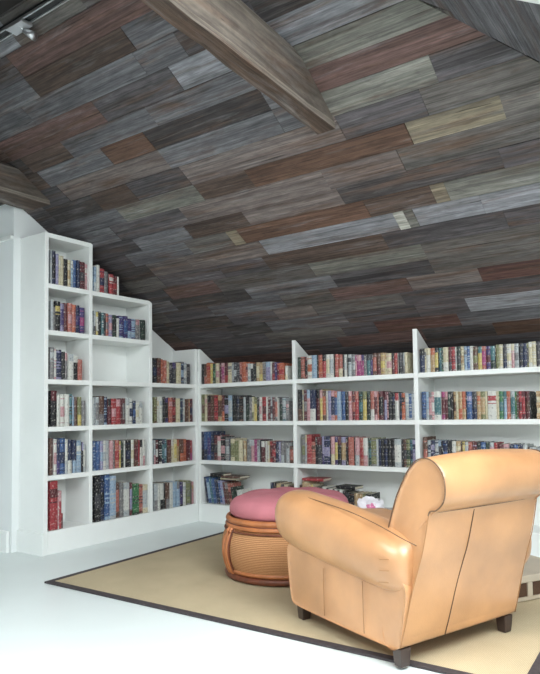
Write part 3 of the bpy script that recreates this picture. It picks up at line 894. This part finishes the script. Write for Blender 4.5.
# cushion: plump, slightly dimpled in the middle
bm = bmesh.new()
pr = [(.29, .322), (.328, .330), (.346, .355), (.346, .385), (.330, .415), (.29, .437), (.22, .451), (.15, .453), (.09, .449), (.04, .442), (.012, .438)]
pr = [tuple(p)[:2] for p in smooth_pts([(a, b, 0) for a, b in pr], 3)]
n = 72
R = []
for r, z in pr:
    R.append([bm.verts.new((r*math.cos(2*PI*k/n)*(1+.006*math.sin(5*2*PI*k/n)), r*math.sin(2*PI*k/n), z+(.004*math.cos(8*2*PI*k/n)*min(1, r/.2)*(1 if z > .42 else 0)))) for k in range(n)])
for i in range(len(R)-1):
    for k in range(n): bm.faces.new((R[i][k], R[i][(k+1) % n], R[i+1][(k+1) % n], R[i+1][k]))
bm.faces.new(R[0][::-1]); bm.faces.new(R[-1])
cu = link('cushion', bm, M_cush, ot, True); cu['label'] = 'rose pink cushion'
cu = link('button', (lambda b: (lathe(b, [(.004, .446), (.014, .444), (.018, .440), (.014, .434)], 16), b)[1])(bmesh.new()), M_cushtuft, cu, True)

# ---------------------------------------------------------------- club armchair (local: x across, y forward, z up)
ch = tag(empty('armchair', (2.854, -1.917, .0102), math.radians(68.3)), 'tan leather club armchair seen from behind, standing on the rug edge', 'armchair')
W = .64
def ring_pts(cx, cz, a, b, y, n=20, p=2.3, tilt=0.0):
    out = []
    for k in range(n):
        t = 2*PI*k/n
        c, s = math.cos(t), math.sin(t)
        x = a*math.copysign(abs(c)**(2/p), c); z = b*math.copysign(abs(s)**(2/p), s)
        out.append((cx+x*math.cos(tilt)-z*math.sin(tilt), y, cz+x*math.sin(tilt)+z*math.cos(tilt)))
    return out
# lower body
bm = bmesh.new()
side = [(.012, .062), (.35, .060), (.695, .062), (.722, .075), (.735, .16), (.75, .25), (.755, .31), (.72, .34), (.5, .34), (.2, .34), (.02, .34), (-.040, .30), (-.036, .25), (-.018, .16), (.0, .075)]
def srow(x, g=0.0):
    c = Vector((0, .36, .2))
    return [(x, y+(.36-y)*g, z+(.2-z)*g) for y, z in side]
loft(bm, [srow(.010, .03), srow(.001, .006), srow(0, .0), srow(.010), srow(W/2), srow(W-.010), srow(W, 0), srow(W-.001, .006), srow(W-.010, .03)])
body = subsurf(link('body', bm, M_leather, ch, True), 2)
# back: scrolled profile swept across
prof = [(.004, .050), (-.02, .16), (-.043, .267), (-.066, .35), (-.085, .415), (-.099, .49), (-.108, .55), (-.118, .566), (-.150, .574), (-.183, .604), (-.194, .65), (-.184, .70), (-.150, .737),
        (-.105, .752), (-.055, .742), (-.012, .706), (.025, .655), (.058, .60), (.082, .54), (.098, .48), (.105, .42), (.11, .30), (.11, .16), (.10, .055)]
cy, cz = -.06, .58
def brow(x, g=0.0, crown=0.0, low=1.0):
    out = []
    for i, (y, z) in enumerate(prof):
        yy, zz = y, z
        if z > .566 or y > 0 and z > .4:
            k = min(1, max(0, (z-.5)/.2))
            zz = z+crown*k
            yy = y-(crown*.8 if y < -.12 else 0)+(crown*1.6 if (y > -.03 and .42 < z < .68) else 0)
        if 7 <= i <= 20:
            yy += (cy-yy)*g; zz += (cz-zz)*g
        else:
            yy += (.05-yy)*g*.3
        out.append((x, yy, zz))
    return out
xl, xr_ = .052, W+.018
EL, ER = .050, -.022
def taper(rw, side_):
    """lower part widens to the body's corners"""
    out = []
    for x, y, z in rw:
        k = max(0, 1-(z-.07)/.48)
        out.append((x+(-EL*k if side_ < 0 else ER*k), y, z))
    return out
rows_ = [taper(brow(xl+.012, .10), -1), taper(brow(xl+.002, .035), -1), taper(brow(xl, .0), -1), taper(brow(xl+.012, -.01, .002), -1), brow(xl+.10, 0, .010), brow(xl+.22, 0, .016), brow(W/2, 0, .018),
         brow(xr_-.22, 0, .016), brow(xr_-.10, 0, .010), taper(brow(xr_-.012, -.01, .002), 1), taper(brow(xr_, 0), 1), taper(brow(xr_-.002, .035), 1), taper(brow(xr_-.012, .10), 1)]
bm = bmesh.new(); loft(bm, rows_)
subsurf(link('backrest', bm, M_leather, ch, True), 2)
# inner back cushion
bm = bmesh.new()
rr = []
for x, g in ((.155, .5), (.162, .15), (.185, 0), (W/2, -.04), (W-.185, 0), (W-.162, .15), (W-.155, .5)):
    pts = [(.10, .43), (.15, .44), (.165, .50), (.155, .58), (.12, .645), (.07, .68), (.03, .66), (.05, .55)]
    rr.append([(x, y+(.1-y)*g, z+(.55-z)*g) for y, z in pts])
loft(bm, rr)
subsurf(link('back_cushion', bm, M_leather, ch, True), 2)
# seat cushion
bm = bmesh.new()
rr = []
for x, g in ((.150, .35), (.158, .08), (.18, 0), (W/2, -.06), (W-.18, 0), (W-.158, .08), (W-.150, .35)):
    pts = [(.12, .345), (.4, .34), (.70, .345), (.775, .35), (.80, .385), (.785, .425), (.72, .445), (.45, .455), (.18, .44), (.12, .42)]
    rr.append([(x, y+(.45-y)*g*.3, z+(.39-z)*g) for y, z in pts])
loft(bm, rr)
subsurf(link('seat_cushion', bm, M_leather, ch, True), 2)
# arms
def arm_rings(mir):
    out = []
    st = [(-.034, .350, .050, .050), (-.032, .350, .078, .075), (-.022, .352, .096, .092), (.005, .356, .104, .104), (.05, .362, .108, .113), (.13, .374, .112, .123), (.3, .396, .115, .130), (.45, .410, .117, .131), (.6, .425, .118, .130), (.72, .437, .117, .128),
          (.785, .442, .106, .117), (.815, .444, .082, .093), (.828, .445, .045, .055)]
    if mir:
        st = [((v if v < .1 else .1+(v-.1)*.70), zc-.02*max(0, v), a, b_) for v, zc, a, b_ in st]
    for v, zc, a, b_ in st:
        rg_ = ring_pts(.062+(max(0, .08-v)*.22), zc, a, b_, v, 20, 2.35, math.radians(8))
        if mir: rg_ = [(W+.088-x, y, z) for x, y, z in rg_]
        out.append(rg_)
    return out
for mir in (False, True):
    bm = bmesh.new(); loft(bm, arm_rings(mir))
    # gathers where the roll meets the back
    for v in bm.verts:
        if v.co.y < .10 and abs(v.co.x-(W/2)) > .28:
            k = (.10-v.co.y)/.14
            v.co.x += .0
    subsurf(link('arm', bm, M_leather, ch, True), 2)
    # front facing below the roll
    s = (lambda x: W-x) if mir else (lambda x: x)
    bm = bmesh.new()
    rr = []
    for z, y in ((.066, .70), (.16, .725), (.26, .755), (.34, .785), (.42, .80)):
        rr.append([(s(.014), y-.10, z), (s(.016), y-.01, z), (s(.035), y+.008, z), (s(.10), y+.014, z), (s(.145), y, z), (s(.15), y-.10, z)])
    loft(bm, rr)
    subsurf(link('arm_front', bm, M_leather, ch, True), 1)
# piping and seams
def pipe(name, pts, r=.0032, m=None, closed=False, k=5):
    bm = bmesh.new(); tube(bm, smooth_pts(pts, k, closed), r, 6, closed)
    return link(name, bm, m or M_piping, ch, True)
for x, sg in ((xl-.001, -1), (xr_+.001, 1)):
    E_ = -EL if sg < 0 else ER
    P_ = []
    for y, z in prof[6:21]:
        k = max(0, 1-(z-.07)/.48)
        P_.append((x+E_*k, y, z))
    P_ = [(a+sg*.001, b+(cy-b)*.015, c+(cz-c)*.015) for a, b, c in P_]
    pipe('scroll_piping', P_, .0026)
    R_ = []
    for y, z in [(.0, .078)]+prof[1:7]:
        k = max(0, 1-(z-.07)/.48)
        R_.append((x+E_*k, y-.001, z))
    pipe('rear_seam', R_, .0020, M_seam)
pipe('crease_piping', [(xl+.004, -.112, .560), (.12, -.114, .559), (W/2, -.115, .558), (W-.12, -.114, .559), (xr_-.004, -.112, .560)], .0022)
pipe('centre_seam', [(W/2-.095+.06*(z-.07)/.48, y-.0015, z) for y, z in [(.0, .078)]+prof[1:7]], .0022)
for mir in (False, True):
    s = (lambda x: W-x) if mir else (lambda x: x)
    # seam on top of the arm roll, ending at the back
    pts = [(s(.052), .822, .474), (s(.030), .775, .538), (s(.022), .68, .547), (s(.014), .5, .538), (s(.006), .3, .524), (s(-.000), .16, .506), (s(.004), .06, .484), (s(.012), -.01, .463), (s(.040), -.055, .440)]
    if mir: pts = [(x+.088, y if y < .1 else .1+(y-.1)*.7, z-.02*max(0, y)) for x, y, z in pts]
    pipe('arm_piping', pts, .0018)
    for v in (.20, .46):
        pipe('side_seam', [(s(-.0012), v, .075), (s(-.0015), v+.002, .17), (s(-.0012), v+.004, .27)], .0018, M_seam)
    for i in range(3):
        zz = .31+.04*i
        pipe('gather', [(s(-.0455+.003*i), .055, zz-.004), (s(-.045+.003*i), .03, zz), (s(-.043+.003*i), .005, zz+.004)], .0016, M_seam)
# feet
for i, (x, y) in enumerate(((.035, .03), (W-.035, .03), (.04, .675), (W-.04, .675))):
    bm = bmesh.new()
    a = .025
    rr = []
    for z, k in ((0, .78), (.03, .9), (.068, 1.0)):
        rr.append([(x-a*k, y-a*k, z), (x+a*k, y-a*k, z), (x+a*k, y+a*k, z), (x-a*k, y+a*k, z)])
    loft(bm, rr)
    bevel(link('foot', bm, M_leg, ch), .003)

# ---------------------------------------------------------------- paper bag with tissue, low woven box
bg = tag(empty('gift_bag', (1.985, -.45, .0105), .45), 'grey paper bag stuffed with white and pink tissue, by the back shelves', 'bag')
bm = bmesh.new()
w, d, h = .20, .09, .30
outer = [(-w/2, -d/2), (w/2, -d/2), (w/2, d/2), (-w/2, d/2)]
A = [bm.verts.new((x*.92, y*.92, 0)) for x, y in outer]; B_ = [bm.verts.new((x, y, h)) for x, y in outer]
I_ = [bm.verts.new((x*.96, y*.94, h)) for x, y in outer]; J_ = [bm.verts.new((x*.9, y*.88, .02)) for x, y in outer]
bm.faces.new(A[::-1]); bm.faces.new(J_)
for i in range(4):
    j = (i+1) % 4
    bm.faces.new((A[i], A[j], B_[j], B_[i])); bm.faces.new((B_[i], B_[j], I_[j], I_[i])); bm.faces.new((I_[i], I_[j], J_[j], J_[i]))
link('bag_body', bm, M_bag, bg)
def crumple(name, cx, cy_, cz_, r, m, seed):
    rnd = random.Random(seed)
    bm = bmesh.new(); bmesh.ops.create_icosphere(bm, subdivisions=3, radius=1)
    for v in bm.verts:
        n_ = v.co.normalized()
        k = 1+.22*math.sin(9*n_.x+seed)*math.cos(8*n_.y-seed)+.18*rnd.uniform(-1, 1)
        v.co = Vector((cx+n_.x*r[0]*k, cy_+n_.y*r[1]*k, cz_+n_.z*r[2]*k))
    return link(name, bm, m, bg)
crumple('tissue', -.045, 0, .30, (.085, .045, .07), M_tissue, 1)['label'] = 'white tissue'
crumple('tissue', -.03, -.025, .315, (.035, .025, .03), M_tissuep, 4)['label'] = 'pink tissue'
bm = bmesh.new()
tube(bm, smooth_pts([(-.04, -d/2, h-.01), (-.035, -d/2-.008, h+.06), (.035, -d/2-.008, h+.06), (.04, -d/2, h-.01)], 6), .002, 6)
link('handle', bm, M_tissue, bg)

bx = tag(empty('storage_box', (2.972, -.985, .0105), math.radians(58)), 'low beige wooden box with a brown woven panel, behind the armchair', 'box')
LW, LD, LH = .42, .34, .12
bm = bmesh.new(); box(bm, (-.0, -.0, LH-.035), (LW, LD, LH)); bevel(link('lid', bm, M_beige, bx), .004)
for (x, y) in ((0, 0), (LW-.03, 0), (0, LD-.03), (LW-.03, LD-.03)):
    bm = bmesh.new(); box(bm, (x, y, 0), (x+.03, y+.03, LH-.036)); bevel(link('corner_post', bm, M_beige, bx), .002)
bm = bmesh.new(); box(bm, (.03, .004, 0.002), (LW-.03, .026, .018)); link('bottom_rail', bm, M_beige, bx)
bm = bmesh.new(); box(bm, (.004, .03, 0.002), (.026, LD-.03, .018)); link('bottom_rail', bm, M_beige, bx)
bm = bmesh.new(); box(bm, (.11, .004, .019), (.14, .026, LH-.036)); link('middle_post', bm, M_beige, bx)
for q in ((.031, .010, .019, .109, .020, LH-.036), (.141, .010, .019, LW-.031, .020, LH-.036), (.010, .031, .019, .020, LD-.031, LH-.036), (LW-.020, .031, .004, LW-.010, LD-.031, LH-.036), (.031, LD-.020, .004, LW-.031, LD-.010, LH-.036)):
    bm = bmesh.new(); box(bm, q[:3], q[3:]); link('woven_panel', bm, M_weaveb, bx)

# ---------------------------------------------------------------- camera
cam = bpy.data.cameras.new('camera')
co = bpy.data.objects.new('camera', cam); C.objects.link(co)
yaw, pitch, roll, f = .57363, .0513, -.01828, 621.1395
F = Vector((-math.sin(yaw)*math.cos(pitch), math.cos(yaw)*math.cos(pitch), math.sin(pitch)))
R0 = Vector((math.cos(yaw), math.sin(yaw), 0)); U0 = R0.cross(F)
Rr = R0*math.cos(roll)+U0*math.sin(roll); Uu = -R0*math.sin(roll)+U0*math.cos(roll)
Mx = Matrix((Rr, Uu, -F)).transposed().to_4x4(); Mx.translation = (3.86408, -3.93801, .93409)
co.matrix_world = Mx
cam.sensor_fit = 'HORIZONTAL'; cam.sensor_width = 36
cam.lens = f*36/540
cam.shift_x = -54.829/540; cam.shift_y = 41.562/540
cam.clip_start = .05
sc.camera = co

# ---------------------------------------------------------------- daylight
wd = bpy.data.worlds.new('sky'); sc.world = wd; wd.use_nodes = True
bgn = wd.node_tree.nodes['Background']
bgn.inputs['Color'].default_value = (.93, .985, 1.0, 1)
bgn.inputs['Strength'].default_value = 16.0
sc.view_settings.view_transform = 'Standard'
sc.view_settings.look = 'None'
sc.view_settings.gamma = 1
sc.view_settings.exposure = 0.06
sc.cycles.use_denoising = True
sc.cycles.max_bounces = 8
sc.cycles.diffuse_bounces = 5
sc.cycles.transparent_max_bounces = 8
sc.cycles.sample_clamp_indirect = 6
sc.cycles.caustics_reflective = False
sc.cycles.caustics_refractive = False
